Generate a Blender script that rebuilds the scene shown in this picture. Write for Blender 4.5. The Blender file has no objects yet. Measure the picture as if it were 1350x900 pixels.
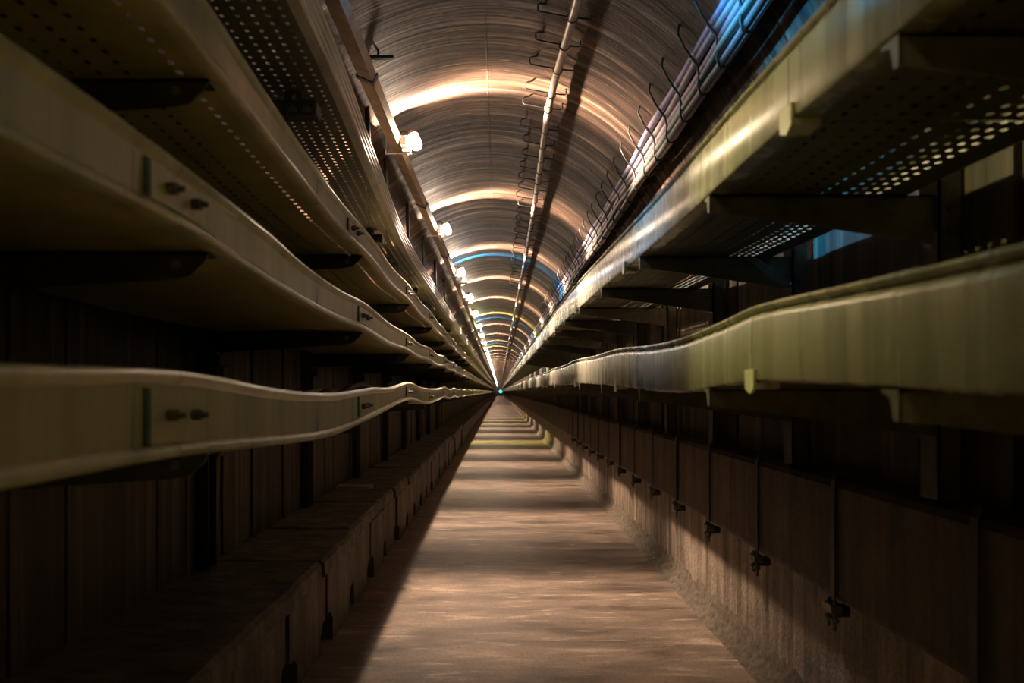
import bpy, bmesh, math, random
from mathutils import Vector, Matrix
random.seed(11)
S = bpy.context.scene
COL = S.collection
ZO = 1.3            # camera height above the floor; builders below take heights relative to the eye
PI = math.pi

# ------------------------------------------------------------------ camera, world, exposure
cam = bpy.data.cameras.new('camera')
camo = bpy.data.objects.new('camera', cam)
COL.objects.link(camo)
S.camera = camo
camo.location = (0, 0, ZO)
camo.rotation_euler = (PI / 2, 0, 0)
cam.sensor_width = 36.0
cam.lens = 850 / 1350 * 36
cam.shift_x = 17 / 1350
cam.shift_y = 66 / 1350
cam.clip_start = 0.02
cam.clip_end = 400
cam.dof.use_dof = True
cam.dof.focus_distance = 5.5
cam.dof.aperture_fstop = 2.6
world = bpy.data.worlds.new('world')
S.world = world
world.use_nodes = True
world.node_tree.nodes['Background'].inputs[0].default_value = (0.30, 0.26, 0.20, 1)
world.node_tree.nodes['Background'].inputs[1].default_value = 0.02
S.view_settings.view_transform = 'Standard'
S.view_settings.look = 'None'
S.view_settings.gamma = 1
S.view_settings.use_curve_mapping = False
S.view_settings.exposure = 0.0
try:
    S.cycles.use_denoising = True
    S.cycles.max_bounces = 8
    S.cycles.diffuse_bounces = 4
    S.cycles.glossy_bounces = 3
    S.cycles.sample_clamp_indirect = 4.0
except Exception:
    pass
LAMP_POWER = 1050.0
WARM = (1.0, 0.75, 0.54)
YELLOW = (0.96, 0.85, 0.29)
BLUE = (0.03, 0.42, 0.95)

# ------------------------------------------------------------------ materials
class NT:
    def __init__(self, name):
        self.m = bpy.data.materials.new(name)
        self.m.use_nodes = True
        self.t = self.m.node_tree
        self.b = self.t.nodes['Principled BSDF']
    def n(self, kind, **kw):
        nd = self.t.nodes.new(kind)
        for k, v in kw.items():
            if k.startswith('i_'):
                key = k[2:]
                key = int(key) if key.isdigit() else key
                nd.inputs[key].default_value = v
            else:
                setattr(nd, k, v)
        return nd
    def l(self, a, b):
        self.t.links.new(a, b)
    def ramp(self, src, stops):
        r = self.n('ShaderNodeValToRGB')
        el = r.color_ramp.elements
        while len(el) < len(stops):
            el.new(0.5)
        for e, (p, c) in zip(el, stops):
            e.position = p
            e.color = c if len(c) == 4 else (*c, 1)
        self.l(src, r.inputs[0])
        return r.outputs[0]
    def coord(self, scale, which='Object', rot=None):
        tc = self.n('ShaderNodeTexCoord')
        mp = self.n('ShaderNodeMapping')
        mp.inputs['Scale'].default_value = scale
        if rot:
            mp.inputs['Rotation'].default_value = rot
        self.l(tc.outputs[which], mp.inputs[0])
        return mp.outputs[0]
    def noise(self, vec, scale=1.0, detail=4.0, rough=0.6, dist=0.0):
        n = self.n('ShaderNodeTexNoise', i_Scale=scale, i_Detail=detail, i_Roughness=rough, i_Distortion=dist)
        self.l(vec, n.inputs['Vector'])
        return n.outputs[0]
    def mix(self, a, b, f, mode='MIX'):
        x = self.n('ShaderNodeMix', data_type='RGBA', blend_type=mode)
        for s, v in ((x.inputs[6], a), (x.inputs[7], b)):
            if isinstance(v, tuple):
                s.default_value = (*v, 1)
            else:
                self.l(v, s)
        if isinstance(f, (int, float)):
            x.inputs[0].default_value = f
        else:
            self.l(f, x.inputs[0])
        return x.outputs[2]
    def bump(self, h, strength, dist, prev=None):
        b = self.n('ShaderNodeBump')
        b.inputs['Strength'].default_value = strength
        b.inputs['Distance'].default_value = dist
        self.l(h, b.inputs['Height'])
        if prev is not None:
            self.l(prev, b.inputs['Normal'])
        return b.outputs[0]
    def math(self, op, a, b):
        m = self.n('ShaderNodeMath', operation=op)
        for s, v in ((m.inputs[0], a), (m.inputs[1], b)):
            if isinstance(v, (int, float)):
                s.default_value = v
            else:
                self.l(v, s)
        return m.outputs[0]
    def set(self, color=None, rough=None, metal=None, normal=None, spec=None):
        for k, v in (('Base Color', color), ('Roughness', rough), ('Metallic', metal), ('Specular IOR Level', spec)):
            if v is None:
                continue
            if isinstance(v, (int, float)):
                self.b.inputs[k].default_value = v
            elif isinstance(v, tuple):
                self.b.inputs[k].default_value = (*v, 1)
            else:
                self.l(v, self.b.inputs[k])
        if normal is not None:
            self.l(normal, self.b.inputs['Normal'])
        return self.m

def mat_vault():
    k = NT('vault_concrete')
    v = k.coord((1.0, 1.0, 1.0), 'UV')
    st = k.coord((0.42, 9.0, 1.0), 'UV')
    st2 = k.coord((1.1, 42.0, 1.0), 'UV')
    st3 = k.coord((3.2, 15.0, 1.0), 'UV')
    n1 = k.noise(st, 1.0, 7, 0.70, 0.5)
    n2 = k.noise(st2, 1.0, 5, 0.65, 0.4)
    n3 = k.noise(v, 1.7, 4, 0.6)
    n4 = k.noise(st3, 1.0, 6, 0.7, 0.6)
    c = k.ramp(n1, [(0.34, (0.012, 0.007, 0.005)), (0.46, (0.042, 0.024, 0.017)), (0.56, (0.088, 0.053, 0.037)), (0.66, (0.30, 0.21, 0.145))])
    c = k.mix(c, k.ramp(n3, [(0.36, (0.45, 0.43, 0.42)), (0.64, (1.25, 1.2, 1.15))]), 0.9, 'MULTIPLY')
    fl = k.ramp(n2, [(0.60, (0, 0, 0)), (0.70, (1, 1, 1))])
    pt = k.ramp(n4, [(0.50, (0, 0, 0)), (0.60, (1, 1, 1))])
    c = k.mix(c, (0.44, 0.33, 0.24), k.math('MULTIPLY', k.math('MULTIPLY', fl, pt), 0.8))
    c = k.mix(c, (0.020, 0.014, 0.011), k.math('MULTIPLY', k.ramp(n4, [(0.34, (1, 1, 1)), (0.44, (0, 0, 0))]), 0.6))
    r = k.ramp(n1, [(0.3, (0.66,) * 3), (0.66, (0.42,) * 3)])
    h = k.math('ADD', n1, k.math('MULTIPLY', n2, 0.5))
    return k.set(c, r, 0.0, k.bump(h, 0.7, 0.03), 0.22)

def mat_board(name, ca, cb, cc):
    k = NT(name)
    oi = k.n('ShaderNodeObjectInfo')
    v = k.coord((16.0, 16.0, 0.5))
    add = k.n('ShaderNodeVectorMath', operation='ADD')
    k.l(v, add.inputs[0])
    sc = k.n('ShaderNodeVectorMath', operation='SCALE')
    k.l(oi.outputs['Location'], sc.inputs[0])
    sc.inputs['Scale'].default_value = 7.3
    k.l(sc.outputs[0], add.inputs[1])
    n1 = k.noise(add.outputs[0], 1.0, 5, 0.62, 0.2)
    c = k.ramp(n1, [(0.30, ca), (0.52, cb), (0.72, cc)])
    rr = k.ramp(oi.outputs['Random'], [(0.0, (0.45, 0.45, 0.45)), (1.0, (1.25, 1.2, 1.15))])
    c = k.mix(c, rr, 1.0, 'MULTIPLY')
    return k.set(c, 0.62, 0.0, k.bump(n1, 0.5, 0.01))

def mat_concrete(name, ca, cb, scale=3.0, rough=0.75, bump=0.4, streak=None):
    k = NT(name)
    v = k.coord((1, 1, 1))
    n1 = k.noise(v, scale, 6, 0.65)
    n2 = k.noise(v, scale * 14, 4, 0.7)
    c = k.ramp(n1, [(0.32, ca), (0.68, cb)])
    c = k.mix(c, k.ramp(n2, [(0.35, (0.6, 0.58, 0.56)), (0.6, (1.05, 1.05, 1.05))]), 0.7, 'MULTIPLY')
    if streak:
        s = k.noise(k.coord(streak), 1.0, 5, 0.65, 0.2)
        c = k.mix(c, k.ramp(s, [(0.36, (0.38, 0.36, 0.34)), (0.64, (1.75, 1.65, 1.5))]), 0.85, 'MULTIPLY')
    return k.set(c, rough, 0.0, k.bump(k.math('ADD', n1, k.math('MULTIPLY', n2, 0.6)), bump, 0.02))

def mat_floor():
    k = NT('floor_concrete')
    v = k.coord((1, 1, 1))
    st = k.coord((1.4, 5.0, 1.0))
    st2 = k.coord((3.5, 24.0, 1.0))
    n1 = k.noise(st, 1.0, 6, 0.65, 0.4)
    n2 = k.noise(st2, 1.0, 5, 0.6, 0.2)
    n3 = k.noise(v, 1.3, 4, 0.6)
    n4 = k.noise(v, 60.0, 3, 0.7)
    c = k.ramp(n1, [(0.32, (0.055, 0.039, 0.030)), (0.47, (0.150, 0.109, 0.084)), (0.60, (0.225, 0.165, 0.127)), (0.70, (0.42, 0.32, 0.25))])
    c = k.mix(c, k.ramp(n3, [(0.35, (0.66, 0.62, 0.60)), (0.65, (1.15, 1.1, 1.05))]), 0.85, 'MULTIPLY')
    c = k.mix(c, (0.46, 0.38, 0.30), k.math('MULTIPLY', k.ramp(n2, [(0.58, (0, 0, 0)), (0.68, (1, 1, 1))]), 0.6))
    c = k.mix(c, k.ramp(n4, [(0.34, (0.35, 0.35, 0.35)), (0.48, (1, 1, 1))]), 0.7, 'MULTIPLY')
    r = k.ramp(n1, [(0.3, (0.42,) * 3), (0.7, (0.66,) * 3)])
    h = k.math('ADD', k.math('MULTIPLY', n1, 0.7), k.math('ADD', k.math('MULTIPLY', n2, 0.4), k.math('MULTIPLY', n4, 0.15)))
    return k.set(c, r, 0.0, k.bump(h, 0.6, 0.025))

def mat_tray(name, base, rough, metal=0.35, streakscale=(6.0, 9.0, 0.7)):
    k = NT(name)
    v = k.coord(streakscale)
    n1 = k.noise(v, 1.0, 5, 0.6, 0.15)
    n2 = k.noise(k.coord((1, 1, 1)), 30, 3, 0.6)
    lo = tuple(x * 0.72 for x in base)
    hi = tuple(min(1, x * 1.22) for x in base)
    c = k.ramp(n1, [(0.32, lo), (0.55, base), (0.75, hi)])
    r = k.ramp(n1, [(0.3, (rough * 0.75,) * 3), (0.7, (rough * 1.3,) * 3)])
    return k.set(c, r, metal, k.bump(k.math('ADD', n1, k.math('MULTIPLY', n2, 0.05)), 0.10, 0.01))

def mat_plain(name, c, rough=0.6, metal=0.0, nscale=25.0, var=0.25):
    k = NT(name)
    n1 = k.noise(k.coord((1, 1, 1)), nscale, 4, 0.6)
    col = k.ramp(n1, [(0.3, tuple(x * (1 - var) for x in c)), (0.7, tuple(min(1, x * (1 + var)) for x in c))])
    return k.set(col, rough, metal, k.bump(n1, 0.15, 0.004))

def mat_emit(name, color, strength):
    k = NT(name)
    e = k.n('ShaderNodeEmission')
    e.inputs[0].default_value = (*color, 1)
    e.inputs[1].default_value = strength
    t = k.n('ShaderNodeBsdfTransparent')
    a = k.n('ShaderNodeAddShader')
    k.l(e.outputs[0], a.inputs[0])
    k.l(t.outputs[0], a.inputs[1])
    k.l(a.outputs[0], k.t.nodes['Material Output'].inputs[0])
    return k.m

M = dict(
    vault=mat_vault(),
    floor=mat_floor(),
    board=mat_board('board_marked_wall', (0.028, 0.021, 0.014), (0.080, 0.060, 0.041), (0.23, 0.18, 0.125)),
    wallback=mat_concrete('wall_concrete', (0.06, 0.047, 0.035), (0.14, 0.11, 0.085), 2.5, 0.8, 0.4, (12, 12, 0.6)),
    wallrough=mat_concrete('wall_lower_concrete', (0.15, 0.118, 0.095), (0.33, 0.265, 0.215), 3.5, 0.55, 0.7, (14, 14, 0.8)),
    cove=mat_concrete('cove_mortar', (0.10, 0.075, 0.055), (0.30, 0.23, 0.165), 30.0, 0.7, 1.0),
    panel=mat_concrete('panel_concrete', (0.055, 0.038, 0.026), (0.115, 0.082, 0.058), 2.0, 0.65, 0.3, (7, 7, 0.5)),
    bench=mat_concrete('bench_concrete', (0.060, 0.049, 0.038), (0.16, 0.13, 0.10), 4.0, 0.68, 0.6, (5, 14, 1.2)),
    tray_l=mat_tray('tray_painted_steel', (0.54, 0.52, 0.36), 0.34, 0.15),
    tray_r=mat_tray('tray_galvanised_steel', (0.36, 0.345, 0.265), 0.26, 0.40, (6.0, 12.0, 0.5)),
    tray_u=mat_tray('tray_floor_lit_steel', (0.52, 0.46, 0.21), 0.5, 0.1),  # left undersides: bright yellowish bounce light put into the colour
    tray_v=mat_tray('tray_floor_shaded_steel', (0.13, 0.115, 0.075), 0.5, 0.2),  # same floor steel with the shade of the undersides put into the colour
    tray_rib=mat_tray('tray_ribbed_steel', (0.60, 0.57, 0.55), 0.34, 0.4),
    steel=mat_plain('dark_steel', (0.055, 0.055, 0.050), 0.5, 0.5),
    post=mat_plain('post_steel', (0.10, 0.095, 0.075), 0.55, 0.3),
    arm_r=mat_plain('arm_galvanised', (0.15, 0.135, 0.10), 0.45, 0.35),
    bolt=mat_plain('bolt_steel', (0.12, 0.12, 0.11), 0.4, 0.8),
    green=mat_plain('splice_gap_paint', (0.05, 0.11, 0.10), 0.5, 0.1),
    plate=mat_plain('splice_plate_steel', (0.55, 0.52, 0.37), 0.36, 0.25, 18, 0.15),
    duct=mat_plain('duct_wood', (0.36, 0.265, 0.195), 0.55, 0.0, 9, 0.3),
    pipe=mat_plain('conduit_zinc', (0.36, 0.30, 0.25), 0.42, 0.35, 40, 0.3),
    wire=mat_plain('black_wire', (0.022, 0.020, 0.018), 0.45, 0.3),
    black=mat_plain('black_rubber', (0.018, 0.018, 0.018), 0.5, 0.0),
    strap=mat_plain('strap_steel', (0.05, 0.045, 0.038), 0.5, 0.4),
    clamp=mat_plain('clamp_steel', (0.16, 0.155, 0.14), 0.42, 0.6),
    lampbody=mat_plain('lamp_casting', (0.42, 0.34, 0.26), 0.5, 0.1),
    box=mat_plain('lamp_box_plastic', (0.70, 0.62, 0.52), 0.5, 0.0),
    jar_w=mat_emit('lamp_glow_white', (1.0, 0.90, 0.78), 6.5),
    jar_y=mat_emit('lamp_glow_yellow', (1.0, 0.88, 0.40), 6.0),
    jar_b=mat_emit('lamp_glow_blue', (0.10, 0.60, 1.0), 5.0),
    teal=mat_emit('lamp_glow_teal', (0.10, 0.75, 0.90), 1.6),
    endwall=mat_concrete('end_wall', (0.10, 0.095, 0.085), (0.2, 0.19, 0.17), 0.6, 0.8, 0.2),
)
CABLE_COLS = [('violet', (0.30, 0.26, 0.40)), ('grey', (0.36, 0.33, 0.34)), ('mauve', (0.38, 0.28, 0.33)),
              ('slate blue', (0.20, 0.25, 0.36)), ('pale grey', (0.44, 0.41, 0.40)), ('dark grey', (0.14, 0.13, 0.13)), ('green grey', (0.20, 0.24, 0.20))]
for nm, c in CABLE_COLS:
    M['cable_' + nm] = mat_plain('cable_sheath_' + nm.replace(' ', '_'), c, 0.42, 0.0, 20, 0.12)

# ------------------------------------------------------------------ builders
ORG = {}
def link(o, parent):
    COL.objects.link(o)
    if parent is not None:
        o.parent = parent
        ORG[o.name] = ORG[parent.name]

def tag(o, label=None, cat=None, group=None, kind=None):
    if label: o['label'] = label
    if cat: o['category'] = cat
    if group: o['group'] = group
    if kind: o['kind'] = kind
    return o

def thing(name, loc, label, cat, group=None, kind=None):
    o = bpy.data.objects.new(name, None)
    o.empty_display_size = 0.05
    COL.objects.link(o)
    o.location = (loc[0], loc[1], loc[2] + ZO)
    ORG[o.name] = Vector(o.location)
    return tag(o, label, cat, group, kind)

class MB:
    def __init__(self):
        self.v = []; self.f = []
    def add(self, vs, fs):
        b = len(self.v)
        self.v += [Vector(x) for x in vs]
        self.f += [tuple(b + i for i in f) for f in fs]
        return self
    def box(self, x0, x1, y0, y1, z0, z1, jit=0.0, bev=0.0):
        if bev > 0:
            return self.bbox(x0, x1, y0, y1, z0, z1, bev)
        j = lambda: random.uniform(-jit, jit)
        vs = [(x + j(), y + j(), z + j()) for x in (x0, x1) for y in (y0, y1) for z in (z0, z1)]
        return self.add(vs, [(0, 1, 3, 2), (4, 6, 7, 5), (0, 4, 5, 1), (2, 3, 7, 6), (0, 2, 6, 4), (1, 5, 7, 3)])
    def bbox(self, x0, x1, y0, y1, z0, z1, b):
        bm = bmesh.new()
        bmesh.ops.create_cube(bm, size=1.0)
        for q in bm.verts:
            q.co = Vector(((x0 + x1) / 2 + q.co.x * (x1 - x0), (y0 + y1) / 2 + q.co.y * (y1 - y0), (z0 + z1) / 2 + q.co.z * (z1 - z0)))
        bmesh.ops.bevel(bm, geom=bm.edges[:], offset=b, segments=1, affect='EDGES')
        bm.verts.index_update()
        self.add([q.co.copy() for q in bm.verts], [tuple(q.index for q in f.verts) for f in bm.faces])
        bm.free()
        return self
    def prism(self, pts, axis, a0, a1):
        """closed polygon pts (2D) extruded along axis 'x' (pts=yz), 'y' (pts=xz) or 'z' (pts=xy)"""
        def p(q, a):
            return (a, q[0], q[1]) if axis == 'x' else ((q[0], a, q[1]) if axis == 'y' else (q[0], q[1], a))
        n = len(pts)
        vs = [p(q, a0) for q in pts] + [p(q, a1) for q in pts]
        fs = [(i, (i + 1) % n, n + (i + 1) % n, n + i) for i in range(n)]
        fs += [tuple(range(n))[::-1], tuple(range(n, 2 * n))]
        return self.add(vs, fs)
    def tube(self, pts, r, n=8, cap=True):
        pts = [Vector(p) for p in pts]
        rings = []
        up = Vector((0, 0, 1))
        for i, p in enumerate(pts):
            d = (pts[min(i + 1, len(pts) - 1)] - pts[max(i - 1, 0)]).normalized()
            ref = up if abs(d.dot(up)) < 0.95 else Vector((1, 0, 0))
            a = d.cross(ref).normalized()
            b = d.cross(a).normalized()
            rr = r[i] if isinstance(r, (list, tuple)) else r
            rings.append([p + a * (rr * math.cos(2 * PI * k / n)) + b * (rr * math.sin(2 * PI * k / n)) for k in range(n)])
        vs = [q for ring in rings for q in ring]
        fs = []
        for i in range(len(rings) - 1):
            for k in range(n):
                fs.append((i * n + k, i * n + (k + 1) % n, (i + 1) * n + (k + 1) % n, (i + 1) * n + k))
        if cap:
            fs.append(tuple(range(n))[::-1])
            fs.append(tuple((len(rings) - 1) * n + k for k in range(n)))
        return self.add(vs, fs)
    def lathe(self, c, axis, prof, n=16):
        """prof = [(distance along axis, radius)]"""
        c = Vector(c); axis = Vector(axis).normalized()
        return self.tube([c + axis * t for t, _ in prof], [max(r, 0.0004) for _, r in prof], n)
    def hexbolt(self, c, axis, r, h):
        c = Vector(c); axis = Vector(axis).normalized()
        self.tube([c, c + axis * h * 0.55], r, 6)
        self.tube([c + axis * h * 0.5, c + axis * h], r * 0.5, 8)
        return self
    def build(self, name, mat, parent=None, smooth=None, uv=None, mid=False):
        me = bpy.data.meshes.new(name)
        o = bpy.data.objects.new(name, me)
        vs = [Vector((q.x, q.y, q.z + ZO)) for q in self.v]
        if parent is not None:
            org = ORG[parent.name]
            link(o, parent)
            if mid:   # own origin inside the parent, so the material can tell pieces apart
                lo = [min(q[i] for q in vs) for i in range(3)]
                c = Vector(lo)
                o.location = c - org
                org = c
                ORG[o.name] = c
        else:
            lo = Vector([min(q[i] for q in vs) for i in range(3)])
            hi = Vector([max(q[i] for q in vs) for i in range(3)])
            org = Vector(((lo.x + hi.x) / 2, (lo.y + hi.y) / 2, lo.z))
            o.location = org
            COL.objects.link(o)
            ORG[o.name] = org
        me.from_pydata([tuple(q - org) for q in vs], [], self.f)
        me.materials.append(M[mat] if isinstance(mat, str) else mat)
        if uv is not None:
            ul = me.uv_layers.new(name='UVMap')
            for lp in me.loops:
                ul.data[lp.index].uv = uv[lp.vertex_index]
        bm = bmesh.new()
        bm.from_mesh(me)
        bmesh.ops.recalc_face_normals(bm, faces=bm.faces[:])
        bm.to_mesh(me)
        bm.free()
        if smooth is not None:
            me.polygons.foreach_set('use_smooth', [True] * len(me.polygons))
            me.set_sharp_from_angle(angle=math.radians(smooth))
        me.update()
        return o

def copy_tree(o, parent=None):
    c = o.copy()
    COL.objects.link(c)
    c.parent = parent
    for ch in list(o.children):
        copy_tree(ch, c)
    return c

ORD = ['first', 'second', 'third', 'fourth', 'fifth', 'sixth', 'seventh', 'eighth', 'ninth', 'tenth', 'eleventh', 'twelfth',
       'thirteenth', 'fourteenth', 'fifteenth', 'sixteenth']

def interp(ctrl):
    """smooth cubic through (y, value) points"""
    n = len(ctrl)
    def m(i):
        a, b = ctrl[max(i - 1, 0)], ctrl[min(i + 1, n - 1)]
        return (b[1] - a[1]) / (b[0] - a[0])
    def f(y):
        if y <= ctrl[0][0]: return ctrl[0][1]
        if y >= ctrl[-1][0]: return ctrl[-1][1]
        for i in range(n - 1):
            if y <= ctrl[i + 1][0]:
                (y0, a), (y1, b) = ctrl[i], ctrl[i + 1]
                h = y1 - y0; t = (y - y0) / h
                return ((2 * t**3 - 3 * t**2 + 1) * a + (t**3 - 2 * t**2 + t) * h * m(i) + (-2 * t**3 + 3 * t**2) * b + (t**3 - t**2) * h * m(i + 1))
    return f

# ------------------------------------------------------------------ the tunnel shell
YN, YE = -3.2, 190.0
XL, XR = -1.417, 1.26
CX, RAD, ZC = (XL + XR) / 2, (XR - XL) / 2, 0.754
def arch_z(x): return ZC + math.sqrt(max(RAD**2 - (x - CX)**2, 0))
def arch_pt(a, inset=0.0): return (CX + (RAD - inset) * math.cos(a), ZC + (RAD - inset) * math.sin(a))

ys = [YN + 0.5 * i for i in range(0, 47)] + [20.3 + 2.0 * i for i in range(1, 84)] + [YE]
b = MB(); uv = []
NA = 72
for y in ys:
    for k in range(NA + 1):
        a = PI * k / NA
        x, z = arch_pt(a)
        b.v.append(Vector((x, y, z))); uv.append((a * RAD, y))
for i in range(len(ys) - 1):
    for k in range(NA):
        p = i * (NA + 1) + k
        b.f.append((p, p + 1, p + NA + 2, p + NA + 1))
ceil = b.build('ceiling', 'vault', None, 60, uv)
tag(ceil, 'round concrete vault of the tunnel, streaked brown', None, None, 'structure')
# crown seam: shallow raised joint line along the vault
b = MB().box(CX - 0.0025, CX + 0.0025, YN, 40, ZC + RAD - 0.003, ZC + RAD + 0.004)
b.build('crown_joint', 'wallback', ceil)

b = MB().add([(XL, YN, -1.3), (XR, YN, -1.3), (XR, YE, -1.3), (XL, YE, -1.3)], [(0, 1, 2, 3)])
tag(b.build('floor', 'floor'), 'brown concrete walkway floor of the tunnel', None, None, 'structure')

def wall(name, x, out, label):
    o = MB().box(min(x, x + out), max(x, x + out), YN, YE, -1.3, ZC).build(name, 'wallback')
    return tag(o, label, None, None, 'structure')
wl = wall('wall_left', XL, -0.12, 'dark board-marked left wall behind the cable trays')
wr = wall('wall_right', XR, 0.12, 'dark board-marked right wall behind the cable trays')
# vertical boards cast into / lining both walls
y = -0.4
while y < 16:
    w = random.choice((0.16, 0.20, 0.24, 0.30, 0.36))
    d = random.uniform(0.012, 0.034)
    MB().box(XL - 0.01, XL + d, y + 0.004, y + w - 0.004, -0.82, ZC - 0.02).build('board', 'board', wl, mid=True)
    y += w
y = -0.4
while y < 16:
    w = random.choice((0.16, 0.20, 0.24, 0.30, 0.36))
    d = random.uniform(0.010, 0.030)
    MB().box(XR - d, XR + 0.01, y + 0.004, y + w - 0.004, -0.34, ZC - 0.02).build('board', 'board', wr, mid=True)
    y += w
# ledge panels along the right wall, above the bare lower wall
STRAP_Y = [1.54 + 0.65 * k for k in range(17)]
PX = 1.145
for i, y in enumerate([0.24, 0.89] + STRAP_Y):
    dx = random.uniform(-0.006, 0.006)
    prof = [(PX + dx + 0.004, -0.70), (PX + dx, -0.685), (PX + dx, -0.325), (PX + dx + 0.015, -0.305), (XR + 0.01, -0.29), (XR + 0.01, -0.70)]
    MB().prism(prof, 'y', y - 0.325 + 0.008 + 0.33, y + 0.325 - 0.008 + 0.33).build('ledge_panel', 'panel', wr, mid=True)
MB().prism([(PX, -0.70), (PX, -0.305), (XR + 0.01, -0.29), (XR + 0.01, -0.70)], 'y', STRAP_Y[-1] + 0.66, YE).build('ledge_panel', 'panel', wr)
MB().box(XR - 0.025, XR + 0.01, YN, YE, -1.3, -0.69).build('lower_wall_face', 'wallrough', wr)
# mortar cove at the foot of the right wall
b = MB()
yy = [YN + 0.04 * i for i in range(330)] + [10 + 3 * i for i in range(61)]
prof = [(XR - 0.02, -1.15), (XR - 0.030, -1.19), (XR - 0.038, -1.22), (XR - 0.050, -1.248), (XR - 0.070, -1.272), (XR - 0.092, -1.290), (XR - 0.112, -1.302)]
for y in yy:
    for k, (x, z) in enumerate(prof):
        w = 0.011 if 0 < k < len(prof) - 1 else 0.006
        b.v.append(Vector((x + random.uniform(-w, w), y, z + random.uniform(-w, w) * 0.5)))
for i in range(len(yy) - 1):
    for k in range(len(prof) - 1):
        p = i * len(prof) + k
        b.f.append((p, p + 1, p + len(prof) + 1, p + len(prof)))
tag(b.build('trim_1', 'cove', None, 50), 'rough mortar cove between floor and right wall', None, None, 'structure')
# far end wall
we = MB().box(XL - 0.2, XR + 0.2, YE, YE + 0.2, -1.4, ZC + RAD + 0.1).build('wall_end', 'endwall')
tag(we, 'closed far end of the tunnel', None, None, 'structure')

# bench of precast blocks with cap slabs along the left wall
bench = thing('trim_2', (-1.1, 2.0, -1.3), 'low concrete bench of notched blocks with cap slabs along left wall', None, None, 'structure')
BF = -0.885
NOTCH = [2.71 - 0.57 * k for k in range(5, 0, -1)] + [2.71 + 0.57 * k for k in range(24)]
for i in range(len(NOTCH) - 1):
    y0, y1 = NOTCH[i] + 0.004, NOTCH[i + 1] - 0.004
    jx = random.uniform(-0.012, 0.012)
    nh = random.uniform(0.12, 0.17); nw = random.uniform(0.08, 0.11)
    zt = -0.903
    pts = [(y0 + nw, -1.30), (y0 + nw, -1.30 + nh * 0.7), (y0 + nw * 0.6, -1.30 + nh), (y0, -1.30 + nh * 1.05), (y0, zt), (y1, zt), (y1, -1.3 + nh * 1.05),
           (y1 - nw * 0.5, -1.3 + nh * 0.95), (y1 - nw * 0.8, -1.3 + nh * 0.6), (y1 - nw * 0.8, -1.30)]
    MB().prism(pts, 'x', BF - 0.13, BF + jx).build('support_block', 'bench', bench, mid=True)
MB().box(XL, BF - 0.02, NOTCH[-1], YE, -1.3, -0.91).build('support_block', 'bench', bench)
MB().box(XL, BF - 0.14, YN, NOTCH[-1], -1.3, -0.95).build('bench_core', 'bench', bench)
y = -0.6
k = 0
while y < 15.5:
    w = random.uniform(0.62, 0.95)
    fx = BF + 0.016 + random.uniform(-0.022, 0.014)
    zt = -0.822 + random.uniform(-0.010, 0.008)
    b = MB()
    # slightly ragged, chipped front edge
    n = 7
    top = [(fx - 0.012 + random.uniform(-0.012, 0.006), y + 0.006 + (w - 0.012) * t / n) for t in range(n + 1)]
    vs = []
    for (x, yy_) in top:
        vs += [(XL, yy_, zt), (x - 0.012, yy_, zt), (x + 0.008, yy_, zt - 0.016), (x + 0.012, yy_, zt - 0.078), (x - 0.02, yy_, zt - 0.086), (XL, yy_, zt - 0.086)]
    fs = []
    for t in range(n):
        for q in range(6):
            fs.append((t * 6 + q, t * 6 + (q + 1) % 6, (t + 1) * 6 + (q + 1) % 6, (t + 1) * 6 + q))
    fs += [(0, 1, 2, 3, 4, 5), tuple(n * 6 + q for q in range(6))]
    b.add(vs, fs)
    b.build('cap_slab', 'bench', bench, 30, mid=True)
    y += w
MB().box(XL, BF + 0.01, y, YE, -0.906, -0.822).build('cap_slab', 'bench', bench)

# ------------------------------------------------------------------ cable trays
def tray_levels(top, bot, last, amp, period, y0):
    ft, fb = interp(top), interp(bot)
    def f(y):
        if y <= last:
            return ft(y), fb(y)
        t = ((y - last) % period) / period
        s = amp * 4 * t * (1 - t)
        fade = max(0.15, 1 - (y - last) / 60)
        return ft(last) - s * fade, fb(last) - s * fade
    return f

L1 = tray_levels([(-.6, .03), (.78, .035), (1.25, .040), (1.8, .008), (2.35, -.004), (2.9, .012), (3.17, .022), (3.6, .024), (4.4, .067), (5.1, .038), (5.8, .029), (6.54, .033), (7.5, .062)],
                 [(-.6, -.115), (.78, -.118), (1.25, -.122), (1.98, -.153), (2.45, -.158), (3.17, -.123), (4.4, -.058), (5.2, -.098), (5.8, -.110), (6.54, -.092), (7.5, -.064)], 7.5, .03, 1.55, 0)
L2 = tray_levels([(-.6, .43), (.78, .437), (1.02, .44), (1.3, .436), (1.66, .424), (2.0, .400), (2.45, .394), (2.98, .407), (3.6, .386), (4.3, .392), (5.0, .376), (5.7, .394), (6.5, .38), (7.39, .412)],
                 [(-.6, .305), (.78, .309), (1.3, .314), (1.57, .298), (1.98, .280), (2.45, .273), (2.95, .280), (3.6, .262), (4.3, .276), (5.0, .260), (5.7, .276), (6.5, .264), (7.39, .296)], 7.39, .025, 1.55, 0)
L3 = tray_levels([(-.6, .87), (.5, .85), (1.34, .812), (1.57, .790), (2.0, .757), (2.45, .735), (3.1, .742), (3.7, .716), (4.4, .732), (5.1, .712), (5.85, .73), (6.6, .712), (7.4, .73)],
                 [(-.6, .755), (.5, .735), (1.25, .697), (1.57, .676), (2.0, .648), (2.42, .630), (3.1, .632), (3.7, .606), (4.4, .622), (5.1, .600), (5.85, .618), (6.6, .60), (7.4, .618)], 7.4, .025, 1.55, 0)
L4 = tray_levels([(-.6, 1.24), (2.15, 1.225), (3.1, 1.205), (4.8, 1.17), (7, 1.17)], [(-.6, 1.10), (2.15, 1.09), (3.1, 1.075), (4.8, 1.045), (7, 1.045)], 7.0, .008, 1.55, 0)
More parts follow.
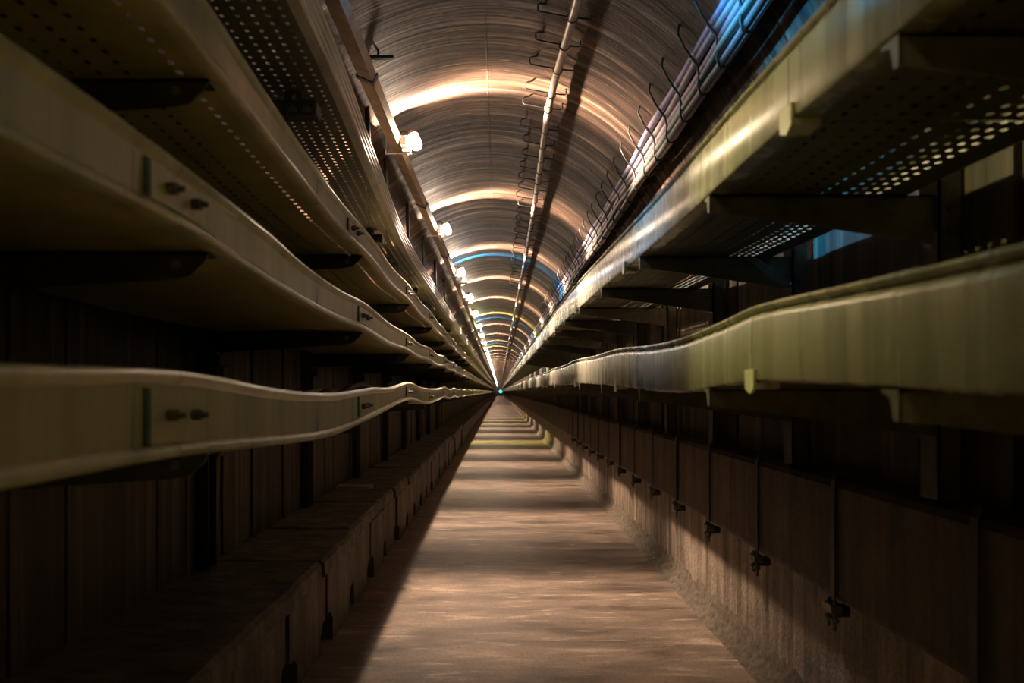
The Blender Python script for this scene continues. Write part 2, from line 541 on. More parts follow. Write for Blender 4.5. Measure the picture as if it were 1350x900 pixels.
R1 = tray_levels([(-.6, .15), (.69, .162), (1.05, .176), (1.43, .191), (1.6, .181), (2.0, .168), (2.4, .175), (3.08, .206), (3.8, .213), (4.7, .234), (5.6, .229), (6.6, .240)],
                 [(-.6, -.01), (.69, -.003), (1.05, .012), (1.43, .023), (1.75, .010), (2.05, -.001), (2.4, .005), (3.08, .028), (3.8, .045), (4.7, .060), (5.6, .058), (6.6, .076)], 6.6, .012, 1.64, 0)
R2 = tray_levels([(-.6, .65), (.3, .66), (1.12, .678), (1.57, .694), (2.29, .703), (2.84, .722), (3.45, .745), (4.7, .785), (6.1, .80)],
                 [(-.6, .48), (.3, .49), (.83, .505), (1.34, .526), (2.09, .531), (2.62, .543), (3.84, .574), (4.71, .588), (6.1, .61)], 6.1, .012, 1.64, 0)
XL4 = interp([(-.6, .50), (2.15, .565), (3.1, .615), (4.8, .69), (7, .70)])
XLf = interp([(-.6, .595), (1.2, .60), (4.4, .61), (8, .62)])
XRf = interp([(-.6, .56), (3, .56), (8, .545)])

PROF_L = [(.024, 1, -.016), (.020, 1, -.004), (.012, 1, 0), (.004, 1, -.004), (0, 1, -.012), (.003, 1, -.022), (.011, 1, -.030),
          (.012, 0, .024), (.006, 0, .018), (.001, 0, .010), (.002, 0, .002), (.010, 0, -.003), (.040, 0, -.003),
          (.040, 0, .001), (.014, 0, .002), (.016, 0, .024), (.015, 1, -.032), (.010, 1, -.020), (.012, 1, -.010), (.020, 1, -.014)]
PROF_R = [(.020, 1, -.010), (.018, 1, -.003), (.011, 1, 0), (.004, 1, -.002), (.001, 1, -.007), (.003, 1, -.012), (.009, 1, -.015), (.012, 1, -.018),
          (.008, 1, -.022), (.003, 1, -.027), (0, 1, -.036), (0, 0, .010), (.003, 0, .002), (.012, 0, -.002), (.045, 0, -.002),
          (.045, 0, .002), (.008, 0, .003), (.005, 0, .010), (.005, 1, -.034), (.011, 1, -.025), (.016, 1, -.019), (.014, 1, -.013), (.016, 1, -.010)]
PROF_4 = []
for q in range(4):
    v0 = 1 - q * 0.25
    PROF_4 += [(.004, v0 - .02, 0), (.0, v0 - .06, 0), (.0, v0 - .13, 0), (.005, v0 - .17, 0), (.014, v0 - .20, 0), (.014, v0 - .235, 0)]
PROF_4 = [(.03, 1, 0), (.01, 1, 0)] + PROF_4 + [(.004, 0, 0), (.04, 0, 0), (.04, 0, .004), (.018, 0, .005), (.020, 1, -.006), (.03, 1, -.004)]

def steps(y0, y1):
    h = 0.06 if y1 < 4 else (0.12 if y1 < 9 else (0.25 if y1 < 20 else 0.7))
    n = max(2, int(math.ceil((y1 - y0) / h)))
    return [y0 + (y1 - y0) * i / n for i in range(n + 1)]

def side_mesh(side, xf, lev, prof, y0, y1):
    b = MB()
    st = steps(y0, y1)
    n = len(prof)
    for y in st:
        zt, zb = lev(y); x = xf(y)
        for (u, v, dz) in prof:
            b.v.append(Vector((side * (x + u), y, zb + v * (zt - zb) + dz)))
    for i in range(len(st) - 1):
        for k in range(n):
            b.f.append((i * n + k, i * n + (k + 1) % n, (i + 1) * n + (k + 1) % n, (i + 1) * n + k))
    b.f.append(tuple(range(n)))
    b.f.append(tuple((len(st) - 1) * n + k for k in range(n)))
    return b

def back_mesh(b, side, xf, lev, width, y0, y1):
    st = steps(y0, y1)
    m = len(b.v)
    for y in st:
        zt, zb = lev(y); x = xf(y) + width
        for (u, z) in ((0, zb), (0, zb + 0.08), (-.012, zb + 0.08), (-.004, zb + 0.072), (-.004, zb + .003)):
            b.v.append(Vector((side * (x + u), y, z)))
    for i in range(len(st) - 1):
        for k in range(5):
            b.f.append((m + i * 5 + k, m + i * 5 + (k + 1) % 5, m + (i + 1) * 5 + (k + 1) % 5, m + (i + 1) * 5 + k))

def floor_mesh(side, xf, lev, width, y0, y1, rows=None, pitch=0.038, hole=0.0115, ulo=.036):
    b = MB()
    if not rows:
        st = steps(y0, y1)
        for y in st:
            zb = lev(y)[1]; x = xf(y)
            for u in (ulo, width):
                b.v.append(Vector((side * (x + u), y, zb + .001)))
            for u in (width, ulo):
                b.v.append(Vector((side * (x + u), y, zb + .004)))
        for i in range(len(st) - 1):
            for k in range(4):
                b.f.append((i * 4 + k, i * 4 + (k + 1) % 4, (i + 1) * 4 + (k + 1) % 4, (i + 1) * 4 + k))
        return b
    n = int((y1 - y0) / pitch)
    pitch = (y1 - y0) / n
    st = []
    for i in range(n):
        st += [y0 + i * pitch, y0 + i * pitch + hole * 1.15]
    st.append(y1)
    us = [ulo]; hol = []
    for c in rows:
        us += [c - hole / 2, c + hole / 2]
    us.append(width)
    nu = len(us)
    for y in st:
        zb = lev(y)[1]; x = xf(y)
        for u in us:
            b.v.append(Vector((side * (x + u), y, zb + .001)))
    for i in range(len(st) - 1):
        for k in range(nu - 1):
            if i % 2 == 0 and k % 2 == 1:
                continue
            b.f.append((i * nu + k, i * nu + k + 1, (i + 1) * nu + k + 1, (i + 1) * nu + k))
    return b

def make_tray(side, xf, lev, prof, width, joints, label, mat, fmat, rows=None, far_step=1.55, splice=True, clip=False):
    js = list(joints)
    while js[-1] < 15:
        js.append(js[-1] + far_step)
    t = thing('cable_tray', (side * 0.8, 2.0, lev(2.0)[1]), label, 'cable tray', 'long steel cable trays stacked along the tunnel walls')
    ends = [-0.6] + js
    for a, bb in zip(ends[:-1], ends[1:]):
        mb = side_mesh(side, xf, lev, prof, a + 0.0015, bb - 0.0015)
        back_mesh(mb, side, xf, lev, width, a + 0.0015, bb - 0.0015)
        s = mb.build('tray_section', mat, t, 40)
        floor_mesh(side, xf, lev, width, a + .0015, bb - .0015, rows if bb < 9.5 else None).build('tray_floor', fmat, s)
    mb = side_mesh(side, xf, lev, prof, js[-1], YE - 0.5)
    s = mb.build('tray_section', mat, t, 40)
    floor_mesh(side, xf, lev, width, js[-1], YE - 0.5).build('tray_floor', fmat, s)
    for y in js:
        if y > 10:
            break
        zt, zb = lev(y); x = xf(y)
        if splice and y > 1:
            hh = zt - zb
            pl = MB()
            d = -1
            ya, yb = y - 0.10, y + 0.115
            st = [ya + (yb - ya) * i / 6 for i in range(7)]
            for q in st:
                t_, b_ = lev(q); xx = xf(q)
                for (u, z) in ((.0075, b_ + .026), (.0075, t_ - .034), (.013, t_ - .034), (.013, b_ + .026)):
                    pl.v.append(Vector((side * (xx + u), q, z)))
            for i in range(6):
                for k in range(4):
                    pl.f.append((i * 4 + k, i * 4 + (k + 1) % 4, (i + 1) * 4 + (k + 1) % 4, (i + 1) * 4 + k))
            pl.f.append((0, 1, 2, 3)); pl.f.append(tuple(24 + k for k in range(4)))
            sp = pl.build('splice_plate', 'plate', t)
            MB().prism([(side * (x + .004), zb + .026), (side * (x + .004), zt - .034), (side * (x + .011), zt - .034), (side * (x + .011), zb + .026)], 'y', ya - 0.014, ya).build('edge_strip', 'green', sp)
            for by in (y - 0.035, y + 0.06):
                zz = (lev(by)[0] + lev(by)[1]) / 2 - 0.004
                MB().hexbolt((side * (x + .0075), by, zz), (-side, 0, 0), 0.012, 0.030).build('bolt', 'bolt', sp)
        if clip:
            b = MB()
            b.prism([(y - .026, zb - .016), (y - .004, zb - .028), (y + .022, zb - .018), (y + .026, zb + .026), (y - .026, zb + .026)], 'x', side * (x - .007), side * (x - .0005))
            b.prism([(y - .026, zb - .018), (y + .024, zb - .018), (y + .024, zb - .004), (y - .026, zb - .004)], 'x', side * (x - .001), side * (x + .05))
            b.build('joint_clip', 'plate', t)
    return t

JL = [1.22, 2.92, 4.4, 5.85, 7.42]
JR = [1.43, 3.08, 4.70]
rows_l3 = [.09, .205, .265, .325, .385, .445, .505, .565]
rows_l4 = [.07, .115, .16, .205, .25, .295, .34]
rows_r2 = [.09, .15, .20, .25, .30, .365, .395, .425, .455]
make_tray(-1, XLf, L1, PROF_L, .60, JL, 'lowest cable tray on the left, wavy, at eye level, black bolts', 'tray_l', 'tray_u')
make_tray(-1, XLf, L2, PROF_L, .70, JL, 'second cable tray up on the left, just above the lowest', 'tray_l', 'tray_u')
make_tray(-1, XLf, L3, PROF_L, .70, [.70, 2.72, 4.4, 5.85, 7.42], 'third cable tray up on the left, underside pierced by rows of holes', 'tray_l', 'tray_u', rows_l3)
make_tray(-1, XL4, L4, PROF_4, .44, [1.6, 3.75, 5.3, 6.9], 'topmost left cable tray with ribbed side and perforated floor, below the lamps', 'tray_rib', 'tray_v', rows_l4, splice=False)
make_tray(1, XRf, R1, PROF_R, .54, JR, 'lower right cable tray at eye level with rounded rim', 'tray_r', 'tray_v', None, 1.64, False, True)
make_tray(1, XRf, R2, PROF_R, .54, [1.25, 2.88, 4.67], 'upper right cable tray with shiny side and perforated floor', 'tray_r', 'tray_v', rows_r2, 1.64, False, True)

# black cables laid flat in the trays to block light through the floor holes
def laid(side, xf, lev, us, r, where):
    for i, u in enumerate(us):
        pts = []
        y = -.55
        ph = random.uniform(0, 6)
        while y < 15:
            pts.append((side * (xf(y) + u + .006 * math.sin(y * 1.9 + ph)), y, lev(y)[1] + r + .006))
            y += .15
        tag(MB().tube(pts, r, 8).build('cable', 'black', None, 60), '%s black cable from the corridor laid in the %s' % (ORD[i], where), 'cable', 'black cables in the ' + where)
laid(-1, XLf, L3, [.21, .29, .37, .45, .53, .61], .033, 'perforated third left tray, added to block its holes')  # unseen cables, added so that the floor holes stay dark
laid(1, XRf, R2, [.08, .155, .23, .305], .033, 'upper right tray')
# ------------------------------------------------------------------ tray supports
def left_support(y, label, group):
    t = thing('tray_support', (XL + .06, y, -.82), label, 'tray support', group)
    b = MB()
    b.box(XL + .035, XL + .043, y - .045, y + .045, -.82, .95)
    b.box(XL + .035, XL + .085, y - .045, y - .038, -.82, .95)
    b.box(XL + .035, XL + .085, y + .038, y + .045, -.82, .95)
    b.build('post', 'steel', t)
    for lev in (L1, L2, L3):
        zb = lev(y)[1] - 0.004
        xt = -0.645
        pts = [(XL + .06, zb), (xt + .012, zb), (xt, zb - .022), (xt - .03, zb - .05), (xt - .07, zb - .058), (XL + .06, zb - .10)]
        a = MB()
        a.prism(pts, 'y', y - .022, y - .016)
        a.box(XL + .06, xt + .008, y - .022, y + .022, zb - .005, zb)
        arm = a.build('arm', 'steel', t)
        MB().hexbolt((xt - .06, y - .022, zb - .028), (0, -1, 0), .011, .012).build('bolt', 'clamp', arm)
        MB().bbox(XL + .03, XL + .12, y - .055, y - .04, zb - .10, zb - .05, .004).build('clamp_block', 'steel', arm)
        MB().bbox(XL + .05, XL + .15, y - .075, y + .02, zb - .16, zb - .105, .008).build('clamp_foot', 'steel', arm)
    return t
for i in range(9):
    y = 1.43 + 1.57 * i
    if i < 16:
        left_support(y, '%s steel tray support from the camera along the left wall' % ORD[i], 'tray supports on the left wall')
    else:
        left_support(y, 'small distant tray support deep along the left wall', 'tray supports on the left wall')

def right_support(y, label, group):
    t = thing('tray_support', (XR - .06, y, -.29), label, 'tray support', group)
    b = MB()
    b.box(XR - .095, XR - .088, y - .04, y + .04, -.29, .80)
    b.box(XR - .095, XR - .035, y - .04, y - .034, -.29, .80)
    b.box(XR - .095, XR - .035, y + .034, y + .04, -.29, .80)
    p = b.build('post', 'post', t)
    for lev in (R1, R2):
        zb = lev(y)[1] - 0.003
        xt = XRf(y) + .004
        a = MB()
        pts = [(xt, zb), (XR - .09, zb), (XR - .09, zb - .13), (xt + .12, zb - .058), (xt, zb - .046)]
        a.prism(pts, 'y', y - .020, y - .015)
        a.box(xt, XR - .09, y - .02, y + .022, zb - .005, zb)
        a.prism([(y - .02, zb - .046), (y - .008, zb - .046), (y + .0, zb - .012), (y + .022, zb - .004), (y + .022, zb), (y - .02, zb)], 'x', xt - .001, xt + .004)
        arm = a.build('arm', 'arm_r', t)
        for dz in (-.03, -.09):
            MB().hexbolt((XR - .066, y - .04, zb + dz - .01), (0, -1, 0), .010, .010).build('bolt', 'bolt', arm)
    return t
RY = [.93, 1.75, 2.60, 3.55, 4.5, 5.45, 6.4, 7.35, 8.3, 9.25, 10.2, 11.2, 12.2, 13.2]
for i, y in enumerate(RY):
    if i < 16:
        right_support(y, '%s steel tray support from the camera along the right wall' % ORD[i], 'tray supports on the right wall')
    else:
        right_support(y, 'small distant tray support deep along the right wall', 'tray supports on the right wall')

def tray_hanger(y, label):
    x = -XL4(y) - .17
    zb = L4(y)[1]
    t = thing('tray_hanger', (x, y, zb - .10), label, 'hanger', 'hangers under the topmost left tray')
    MB().tube([(x, y + .04, zb - .05), (x, y + .04, zb + .06), (x - .02, y + .04, arch_z(x - .02) + .01)], .017, 10).build('rod', 'steel', t, 50)
    bar = MB().bbox(x - .085, x + .085, y, y + .07, zb - .095, zb - .04, .006).build('cross_bar', 'steel', t)
    MB().tube([(x - .01, y + .04, zb - .045), (x - .01, y + .04, zb - .002)], .032, 12).build('collar', 'steel', t, 50)
    for dx in (-.055, .01, .06):
        MB().hexbolt((x + dx, y, zb - .078), (0, -1, 0), .009, .008).build('bolt', 'clamp', bar)
for i, y in enumerate((2.31, 4.15, 5.0, 6.2, 7.5, 8.9, 10.4)):
    tray_hanger(y, '%s black cross-bar hanger from the camera under the topmost left tray' % ORD[i])

# ------------------------------------------------------------------ wooden-looking duct on the left of the vault
DX = interp([(-.6, -.735), (3, -.735), (5, -.735), (8, -.70), (14, -.66)])
DZ = 1.765
DANG = math.radians(-24)
def duct_ring(y, w, h):
    c, s = math.cos(DANG), math.sin(DANG)
    x0 = DX(y)
    return [Vector((x0 + a * c - bb * s, y, DZ + a * s + bb * c)) for a, bb in ((-w, -h), (w, -h), (w, h), (-w, h))]
def duct_len(y0, y1, w=.046, h=.026):
    b = MB()
    n = 5 if y1 < 20 else 20
    for i in range(n + 1):
        b.v += duct_ring(y0 + (y1 - y0) * i / n, w, h)
    for i in range(n):
        for k in range(4):
            b.f.append((i * 4 + k, i * 4 + (k + 1) % 4, (i + 1) * 4 + (k + 1) % 4, (i + 1) * 4 + k))
    b.f += [(0, 1, 2, 3), tuple(n * 4 + k for k in range(4))]
    return b
duct = thing('cable_duct', (DX(3), 3, DZ - .03), 'long tan rectangular cable duct carrying the lamps', 'cable duct')
yj = [-.6, 1.1, 2.6, 3.85, 5.2, 6.6, 8.1, 9.6, 11.1, 12.6, 14.1]
for a, bb in zip(yj[:-1], yj[1:]):
    d = duct_len(a + .002, bb - .002).build('duct_length', 'duct', duct)
    lid = MB()
    c, s = math.cos(DANG), math.sin(DANG)
    for i in range(2):
        yq = (a + .004, bb - .004)[i]
        x0 = DX(yq)
        lid.v += [Vector((x0 + p * c - q * s, yq, DZ + p * s + q * c)) for p, q in ((-.040, -.0275), (.034, -.0275), (.034, -.025), (-.040, -.025))]
    lid.f = [(0, 1, 5, 4), (1, 2, 6, 5), (2, 3, 7, 6), (3, 0, 4, 7), (0, 1, 2, 3), (4, 5, 6, 7)]
    lid.build('duct_lid', 'duct', d)
duct_len(14.1, YE - 1).build('duct_length', 'duct', duct)
for y in (2.35, 3.6, 6.05, 8.3, 10.6, 12.9):
    b = MB()
    for (w0, h0, w1, h1) in ((-.054, -.034, .054, -.028), (-.054, -.034, -.048, .03), (.048, -.034, .054, .03)):
        c, s = math.cos(DANG), math.sin(DANG)
        vs = []
        for yq in (y - .018, y + .018):
            x0 = DX(yq)
            vs += [Vector((x0 + p * c - q * s, yq, DZ + p * s + q * c)) for p, q in ((w0, h0), (w1, h0), (w1, h1), (w0, h1))]
        b.add(vs, [(0, 1, 5, 4), (1, 2, 6, 5), (2, 3, 7, 6), (3, 0, 4, 7), (0, 1, 2, 3), (4, 5, 6, 7)])
    x0 = DX(y)
    b.tube([(x0 - .05, y, DZ + .03), (x0 - .07, y, arch_z(x0 - .07) + .01)], .007, 6)
    b.build('strap_bracket', 'steel', duct)
# black stub arm on the vault beside the duct
b = MB().bbox(-.765, -.60, 3.66, 3.69, 1.895, 1.913, .003)
b.tube([(-.69, 3.675, 1.905), (-.69, 3.675, arch_z(-.69) + .01)], .006, 8)
tag(b.build('spare_bracket', 'wire'), 'short black spare bracket sticking out beside the tan duct', 'bracket')

# ------------------------------------------------------------------ lamps
def profile_light(name, color, power, parent, loc, stops, radius=.035):
    ld = bpy.data.lights.new(name, 'POINT')
    ld.energy = power
    ld.color = (1, 1, 1)
    ld.shadow_soft_size = radius
    ld.use_nodes = True
    nt = ld.node_tree
    em = nt.nodes['Emission']
    tc = nt.nodes.new('ShaderNodeTexCoord')
    sp = nt.nodes.new('ShaderNodeSeparateXYZ')
    nt.links.new(tc.outputs['Normal'], sp.inputs[0])
    mr = nt.nodes.new('ShaderNodeMapRange')
    mr.inputs['From Min'].default_value = -1
    nt.links.new(sp.outputs['Y'], mr.inputs['Value'])
    r = nt.nodes.new('ShaderNodeValToRGB')
    el = r.color_ramp.elements
    while len(el) < len(stops):
        el.new(.5)
    for e, (p, v) in zip(el, stops):
        e.position = (p + 1) / 2
        e.color = (v, v, v, 1)
    nt.links.new(mr.outputs[0], r.inputs[0])
    mx = nt.nodes.new('ShaderNodeMix')
    mx.data_type = 'RGBA'; mx.blend_type = 'MULTIPLY'
    mx.inputs[0].default_value = 1
    nt.links.new(r.outputs[0], mx.inputs[6])
    mx.inputs[7].default_value = (*color, 1)
    nt.links.new(mx.outputs[2], em.inputs[0])
    return ld
# angular falloff put into the light itself throws the beam across the tunnel and back towards the viewer, and cuts it off on the far side
BEAM = [(-1, .010), (-.70, .028), (-.50, .11), (-.31, .65), (-.20, 1.0), (-.03, .95), (.05, .20), (.11, .02), (1, .006)]
BEAM_B = [(-1, .01), (-.30, .03), (-.16, .6), (-.06, 1.0), (.06, .8), (.15, .1), (.3, .02), (1, .01)]
LD = {'w': profile_light('white_lamp_beam', WARM, LAMP_POWER, None, None, BEAM),
      'y': profile_light('yellow_lamp_beam', YELLOW, LAMP_POWER * 1.1, None, None, BEAM),
      'n': profile_light('near_yellow_lamp_beam', YELLOW, LAMP_POWER * .19, None, None, BEAM),
      'b': profile_light('blue_lamp_beam', BLUE, LAMP_POWER * .5, None, None, BEAM_B, .02)}

def make_lamp(kind):
    """bulkhead lamp modelled at y=0 beside the duct"""
    X, Z = -.735, DZ
    t = thing('bulkhead_lamp', (X, 0, Z), None, None)
    # mounting strap under the duct
    b = MB()
    b.bbox(X - .075, X + .115, .085, .105, Z - .075, Z - .069, .002)
    b.tube([(X - .07, .095, Z - .07), (X - .07, .095, Z + .06)], .004, 6)
    b.build('mounting_strap', 'lampbody', t)
    b = MB().bbox(X + .045, X + .095, -.02, .09, Z - .05, Z + .02, .006)
    b.build('mounting_box', 'lampbody', t)
    b = MB().bbox(X + .048, X + .112, .055, .10, Z - .068, Z - .005, .005)
    bx = b.build('junction_box', 'box', t)
    MB().lathe((X + .085, .095, Z - .068), (0, 0, -1), [(0, .012), (.01, .012), (.016, .006), (.017, 0)], 10).build('cable_gland', 'box', bx, 40)
    ax = Vector((.36, -.36, -.86)).normalized()
    c0 = Vector((X + .125, .035, Z + .040))
    cap = MB().lathe(c0, ax, [(-.035, .002), (-.034, .018), (-.012, .024), (0, .04), (.022, .044), (.028, .040)], 18).build('cap', 'lampbody', t, 40)
    MB().tube([(X + .09, .06, Z + .015), tuple(c0 + ax * .005)], .014, 8).build('neck', 'lampbody', cap)
    j = MB().lathe(c0 + ax * .026, ax, [(0, .036), (.02, .040), (.06, .042), (.085, .038), (.10, .026), (.107, .008), (.108, 0)], 18)
    jar = j.build('glass_jar', 'jar_' + ('w' if kind == 'w' else 'y'), t, 60)
    ld = bpy.data.objects.new('lamp_beam', LD[kind])
    COL.objects.link(ld)
    ld.parent = t
    p = c0 + ax * .085
    ld.location = Vector((p.x, p.y, p.z + ZO)) - ORG[t.name]
    pts = [(X + .06 + .030 * math.cos(a), .07 + .01 * math.sin(a), Z + .05 + .034 * math.sin(a)) for a in [PI * 1.25 - q * PI * 1.6 / 10 for q in range(11)]]
    MB().tube(pts, .006, 6).build('cable_loop', 'wire', t, 50)
    return t
LAMPS = [(-3.2, 'w'), (-.75, 'y'), (1.85, 'n'), (4.5, 'w'), (6.93, 'w'), (9.42, 'w'), (11.9, 'w'), (14.4, 'w'), (17.2, 'y'), (20.0, 'w'), (23.3, 'w'), (26.4, 'w'), (29.7, 'y')]
while LAMPS[-1][0] < 185:
    LAMPS.append((LAMPS[-1][0] + (2.9 if LAMPS[-1][0] < 60 else 5.8), 'w'))
proto = {k: make_lamp(k) for k in 'wyn'}
used = set()
inview = 0
for y, k in LAMPS:
    o = proto[k] if k not in used else copy_tree(proto[k])
    used.add(k)
    dx = DX(y) + .735
    o.location = (-.735 + dx, y, DZ + ZO)
    o['category'] = 'lamp'
    o['group'] = 'bulkhead lamps along the duct'
    if y < 3:
        o['label'] = {-3.2: 'warm bulkhead lamp on the duct well behind the viewer', -.75: 'yellow bulkhead lamp on the duct just behind the viewer'}.get(y, 'yellow bulkhead lamp on the duct above the viewer')
    else:
        if inview < 12:
            o['label'] = '%s glowing bulkhead lamp from the camera on the tan duct' % ORD[inview]
        else:
            o['label'] = 'tiny distant glowing bulkhead lamp far down the duct'
        inview += 1

def make_blue():
    X, Z = -.735, DZ
    t = thing('blue_lamp', (X, 0, Z), None, None)
    MB().bbox(X + .03, X + .10, -.03, .03, Z - .07, Z - .035, .004).build('mounting_box', 'lampbody', t)
    MB().lathe((X + .125, 0, Z - .05), (1, 0, -.25), [(-.03, .018), (0, .03), (.01, .034)], 14).build('socket', 'lampbody', t, 40)
    MB().lathe((X + .132, 0, Z - .052), (1, 0, -.25), [(0, .028), (.02, .030), (.04, .024), (.05, .010), (.052, 0)], 14).build('lens', 'jar_b', t, 50)
    MB().bbox(X + .04, X + .212, -.07, .07, Z - .112, Z - .108, .001).build('added_shade_plate', 'lampbody', t)  # plate added to keep the blue light off the floor
    ld = bpy.data.objects.new('lamp_beam', LD['b'])
    COL.objects.link(ld)
    ld.parent = t
    ld.location = (.16, 0, -.058)
    return t
pb = make_blue()
for i, y in enumerate((2.52, 9.85, 18.2, 27.9)):
    o = pb if i == 0 else copy_tree(pb)
    o.location = (DX(y), y, DZ + ZO)
    o['category'] = 'lamp'
    o['group'] = 'small blue lamps along the duct'
    o['label'] = ['small blue lamp on the duct, nearest, out of view overhead', 'small blue lamp just beyond the third glowing lamp',
                  'small blue lamp beyond the yellow lamp far down the duct', 'tiny farthest blue lamp on the duct'][i]

# ------------------------------------------------------------------ conduit pipe and wire staples on the vault
PXF = interp([(-.6, .42), (2.6, .41), (3.1, .39), (3.6, .365), (4.05, .345), (4.5, .335), (5.5, .35), (7.5, .37), (12, .38)])
PZ = 1.925
pipe = thing('conduit_pipe', (.37, 3, PZ), 'thin metal conduit pipe hung along the vault right of the crown', 'pipe')
py = [-.6, 1.3, 2.9, 4.35, 5.8, 7.3, 9.0, 11.0, 13.0]
for a, bb in zip(py[:-1], py[1:]):
    n = 8
    MB().tube([(PXF(a + (bb - a) * i / n), a + (bb - a) * i / n, PZ + .004 * math.sin(a * 7 + i)) for i in range(n + 1)], .0235, 12).build('pipe_length', 'pipe', pipe, 50)
    x = PXF(bb)
    MB().tube([(x, bb - .035, PZ), (x, bb + .035, PZ)], .028, 12).build('coupling', 'pipe', pipe, 50)
n = 40
MB().tube([(PXF(13 + 176 * i / n), 13 + 176 * i / n, PZ) for i in range(n + 1)], .0235, 8).build('pipe_length', 'pipe', pipe, 50)
STY = [3.36, 3.63, 3.90, 4.22, 4.44, 4.80] + [5.1 + .29 * i for i in range(26)]
for i, y in enumerate(STY):
    x0 = PXF(y) - random.uniform(.15, .19)
    x1 = PXF(y) + random.uniform(.09, .13)
    zl, zr = PZ + .060, PZ + .022
    y2 = y + .012
    pts = [(x0 + .05, y2 + .05, arch_z(x0 + .05) + .005), (x0 + .01, y2 + .01, zl + .05), (x0, y2, zl + .04), (x0, y2, zl + .006), (x0 + .008, y2, zl), (PXF(y), y2, PZ + .031), (x1 - .008, y2, zr), (x1, y2, zr + .006),
           (x1, y2, zr + .045), (x1 - .01, y2 + .02, arch_z(x1) + .005)]
    lab = '%s black wire staple from the camera holding the vault pipe' % ORD[i] if i < 16 else 'small distant black wire staple along the vault pipe'
    s = thing('wire_staple', (PXF(y), y, PZ), lab, 'wire staple', 'wire staples along the vault pipe')
    MB().tube(pts, .0048, 6).build('wire', 'wire', s, 60)
    ring = [(PXF(y) + .028 * math.cos(a), y - .04, PZ + .028 * math.sin(a)) for a in [2 * PI * q / 14 for q in range(15)]]
    MB().tube(ring, .0035, 5, False).build('tie', 'wire', s, 60)

# ------------------------------------------------------------------ cable bundle on wire hooks, upper right of the vault
def bundle(off_a, off_in, y):
    a0 = math.radians(33.5) + off_a / RAD
    return arch_pt(a0, off_in)
specs = [(.150, .030, .019, 'violet', 'topmost'), (.112, .034, .018, 'grey', 'second'), (.074, .036, .019, 'mauve', 'third'), (.036, .040, .020, 'slate blue', 'fourth'),
         (-.004, .046, .019, 'pale grey', 'fifth'), (-.010, .095, .017, 'dark grey', 'inner bottom'), (.030, .082, .016, 'green grey', 'inner middle')]
for i, (oa, oi, r, nm, which) in enumerate(specs):
    pts = []
    y = -.6
    ph = random.uniform(0, 6)
    while y < YE:
        w = .006 * math.sin(y * 2.1 + ph) + .004 * math.sin(y * 5.3 + ph * 2)
        x, z = bundle(oa + w, oi + abs(w) * .8, y)
        pts.append((x, y, z))
        y += .14 if y < 12 else 1.5
    c = MB().tube(pts, r, 10).build('cable', 'cable_' + nm, None, 60)
    tag(c, '%s sheathed cable, %s of the bundle hung at upper right' % (nm, which), 'cable', 'cables bundled on the right hooks')
def hook_mesh():
    pts = []
    for oa, oi in ((.30, .0), (.275, .035), (.20, .058), (.15, .062), (.10, .064), (.05, .085), (.005, .120), (-.035, .128), (-.05, .110), (-.052, .06), (-.052, -.01)):
        x, z = bundle(oa, oi, 0)
        pts.append((x, 0, z))
    return pts
HY = [2.22, 2.5, 2.77, 3.03, 3.33, 3.61, 3.89, 4.18] + [4.46 + .285 * i for i in range(32)]
hx, hz = bundle(0, .06, 0)
first = None
for i, y in enumerate(HY):
    lab = '%s black wire hook from the camera holding the cable bundle' % ORD[i] if i < 16 else 'small distant black wire hook along the cable bundle'
    if first is None:
        first = thing('cable_hook', (hx, y, hz), lab, 'hook', 'wire hooks holding the cable bundle')
        MB().tube([(p[0], y, p[2]) for p in hook_mesh()], .0062, 6).build('wire', 'wire', first, 60)
        x, z = bundle(-.055, -.0, 0)
        MB().tube([(x, y, z), (x - .01, y, z + .004)], .02, 8).build('anchor_washer', 'wire', first)
    else:
        o = copy_tree(first)
        o.location = (hx, y, hz + ZO)
        o['label'] = lab

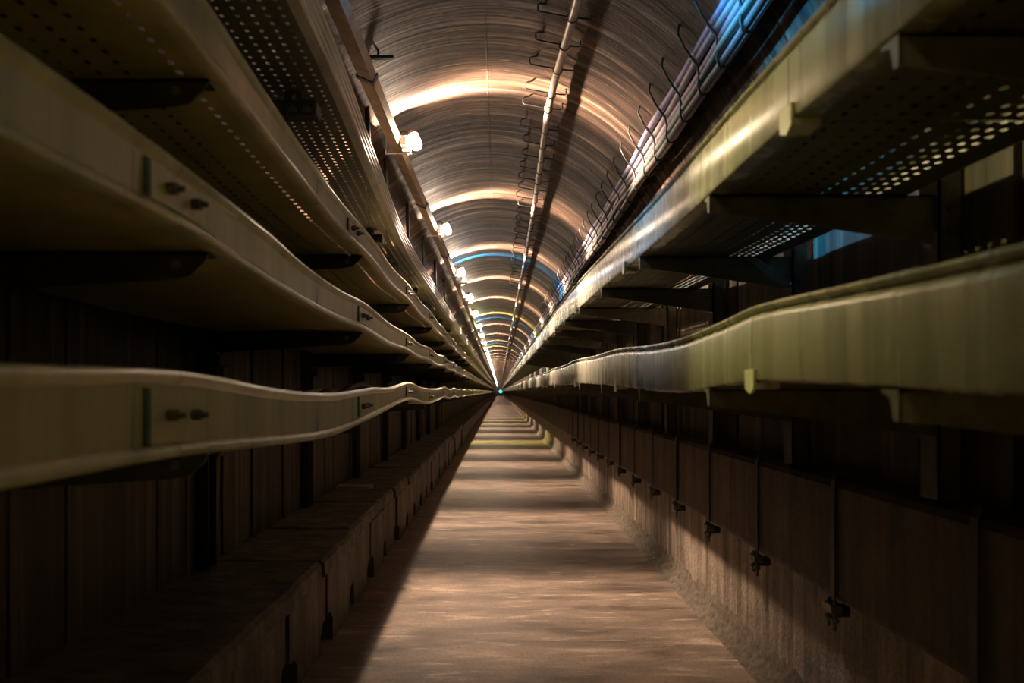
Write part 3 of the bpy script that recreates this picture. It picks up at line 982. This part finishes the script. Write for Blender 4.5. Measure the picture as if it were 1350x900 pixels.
# ------------------------------------------------------------------ hanging straps with clamps over the right ledge panels
def make_strap(y):
    x = PX - .012
    t = thing('hanging_strap', (x, y, -.78), None, None)
    b = MB()
    pts = [(x + .05, -.26), (x + .012, -.275), (x, -.30), (x - .002, -.52), (x, -.745), (x + .004, -.745), (x + .003, -.52), (x + .005, -.303), (x + .016, -.28), (x + .05, -.265)]
    b.prism(pts, 'y', y - .014, y + .014)
    b.build('strap', 'strap', t)
    c = MB().bbox(x - .018, x + .022, y - .030, y + .030, -.75, -.715, .005).build('clamp_body', 'clamp', t)
    for dy, l in ((-.020, .055), (.020, .048)):
        MB().tube([(x - .004, y + dy, -.705), (x - .004, y + dy, -.75 - l)], .0065, 8).build('threaded_rod', 'clamp', c, 50)
        MB().hexbolt((x - .004, y + dy, -.765), (0, 0, -1), .014, .018).build('nut', 'clamp', c)
    MB().bbox(x + .0, x + .07, y + .01, y + .05, -.772, -.735, .006).build('clamp_jaw', 'steel', c)
    return t
sp = make_strap(STRAP_Y[0])
for i, y in enumerate(STRAP_Y[:14]):
    o = sp if i == 0 else copy_tree(sp)
    o.location = (PX - .012, y, -.78 + ZO)
    o['category'] = 'strap'
    o['group'] = 'clamped straps over the right ledge panels'
    o['label'] = '%s clamped steel strap from the camera over the right ledge' % ORD[i] if i < 16 else 'small distant clamped strap over the right ledge'

# ------------------------------------------------------------------ a few odds and ends
def loose_cable(pts, r, label):
    tag(MB().tube(pts, r, 8).build('cable', 'black', None, 60), label, 'cable', 'black cables lying in the lowest left tray')
P = []
for i in range(40):
    y = 1.5 + i * .09
    P.append((-.80 - .05 * math.sin(y * 2.3), y, L1(y)[1] + .03 + .085 * math.exp(-((y - 2.05) / .22) ** 2) + .09 * math.exp(-((y - 3.1) / .3) ** 2)))
loose_cable(P, .022, 'black cable humping above the rim of the lowest left tray')
P = []
for i in range(44):
    y = 1.2 + i * .1
    P.append((-.90 + .04 * math.sin(y * 1.7), y, L1(y)[1] + .03 + .07 * math.exp(-((y - 2.5) / .4) ** 2) + .08 * math.exp(-((y - 4.0) / .4) ** 2)))
loose_cable(P, .026, 'thicker black cable lying behind the other in the lowest left tray')
# short pale plank lying on the bench
b = MB().bbox(-1.37, -1.07, 5.36, 5.50, -.818, -.79, .003)
tag(b.build('plank', 'duct'), 'short pale wooden plank lying on the left bench against the wall', 'plank')
# teal lamp at the far end
t = thing('signal_lamp', (.45, YE - .4, -.25), 'round teal lamp glowing at the far end of the tunnel', 'lamp')
MB().lathe((.45, YE - .02, .05), (0, -1, 0), [(0, .62), (.10, .62), (.14, .58), (.16, .53)], 24).build('housing', 'green', t, 40)
MB().lathe((.45, YE - .17, .05), (0, -1, 0), [(0, .50), (.08, .46), (.14, .32), (.17, .14), (.175, 0)], 24).build('lens', 'teal', t, 50)
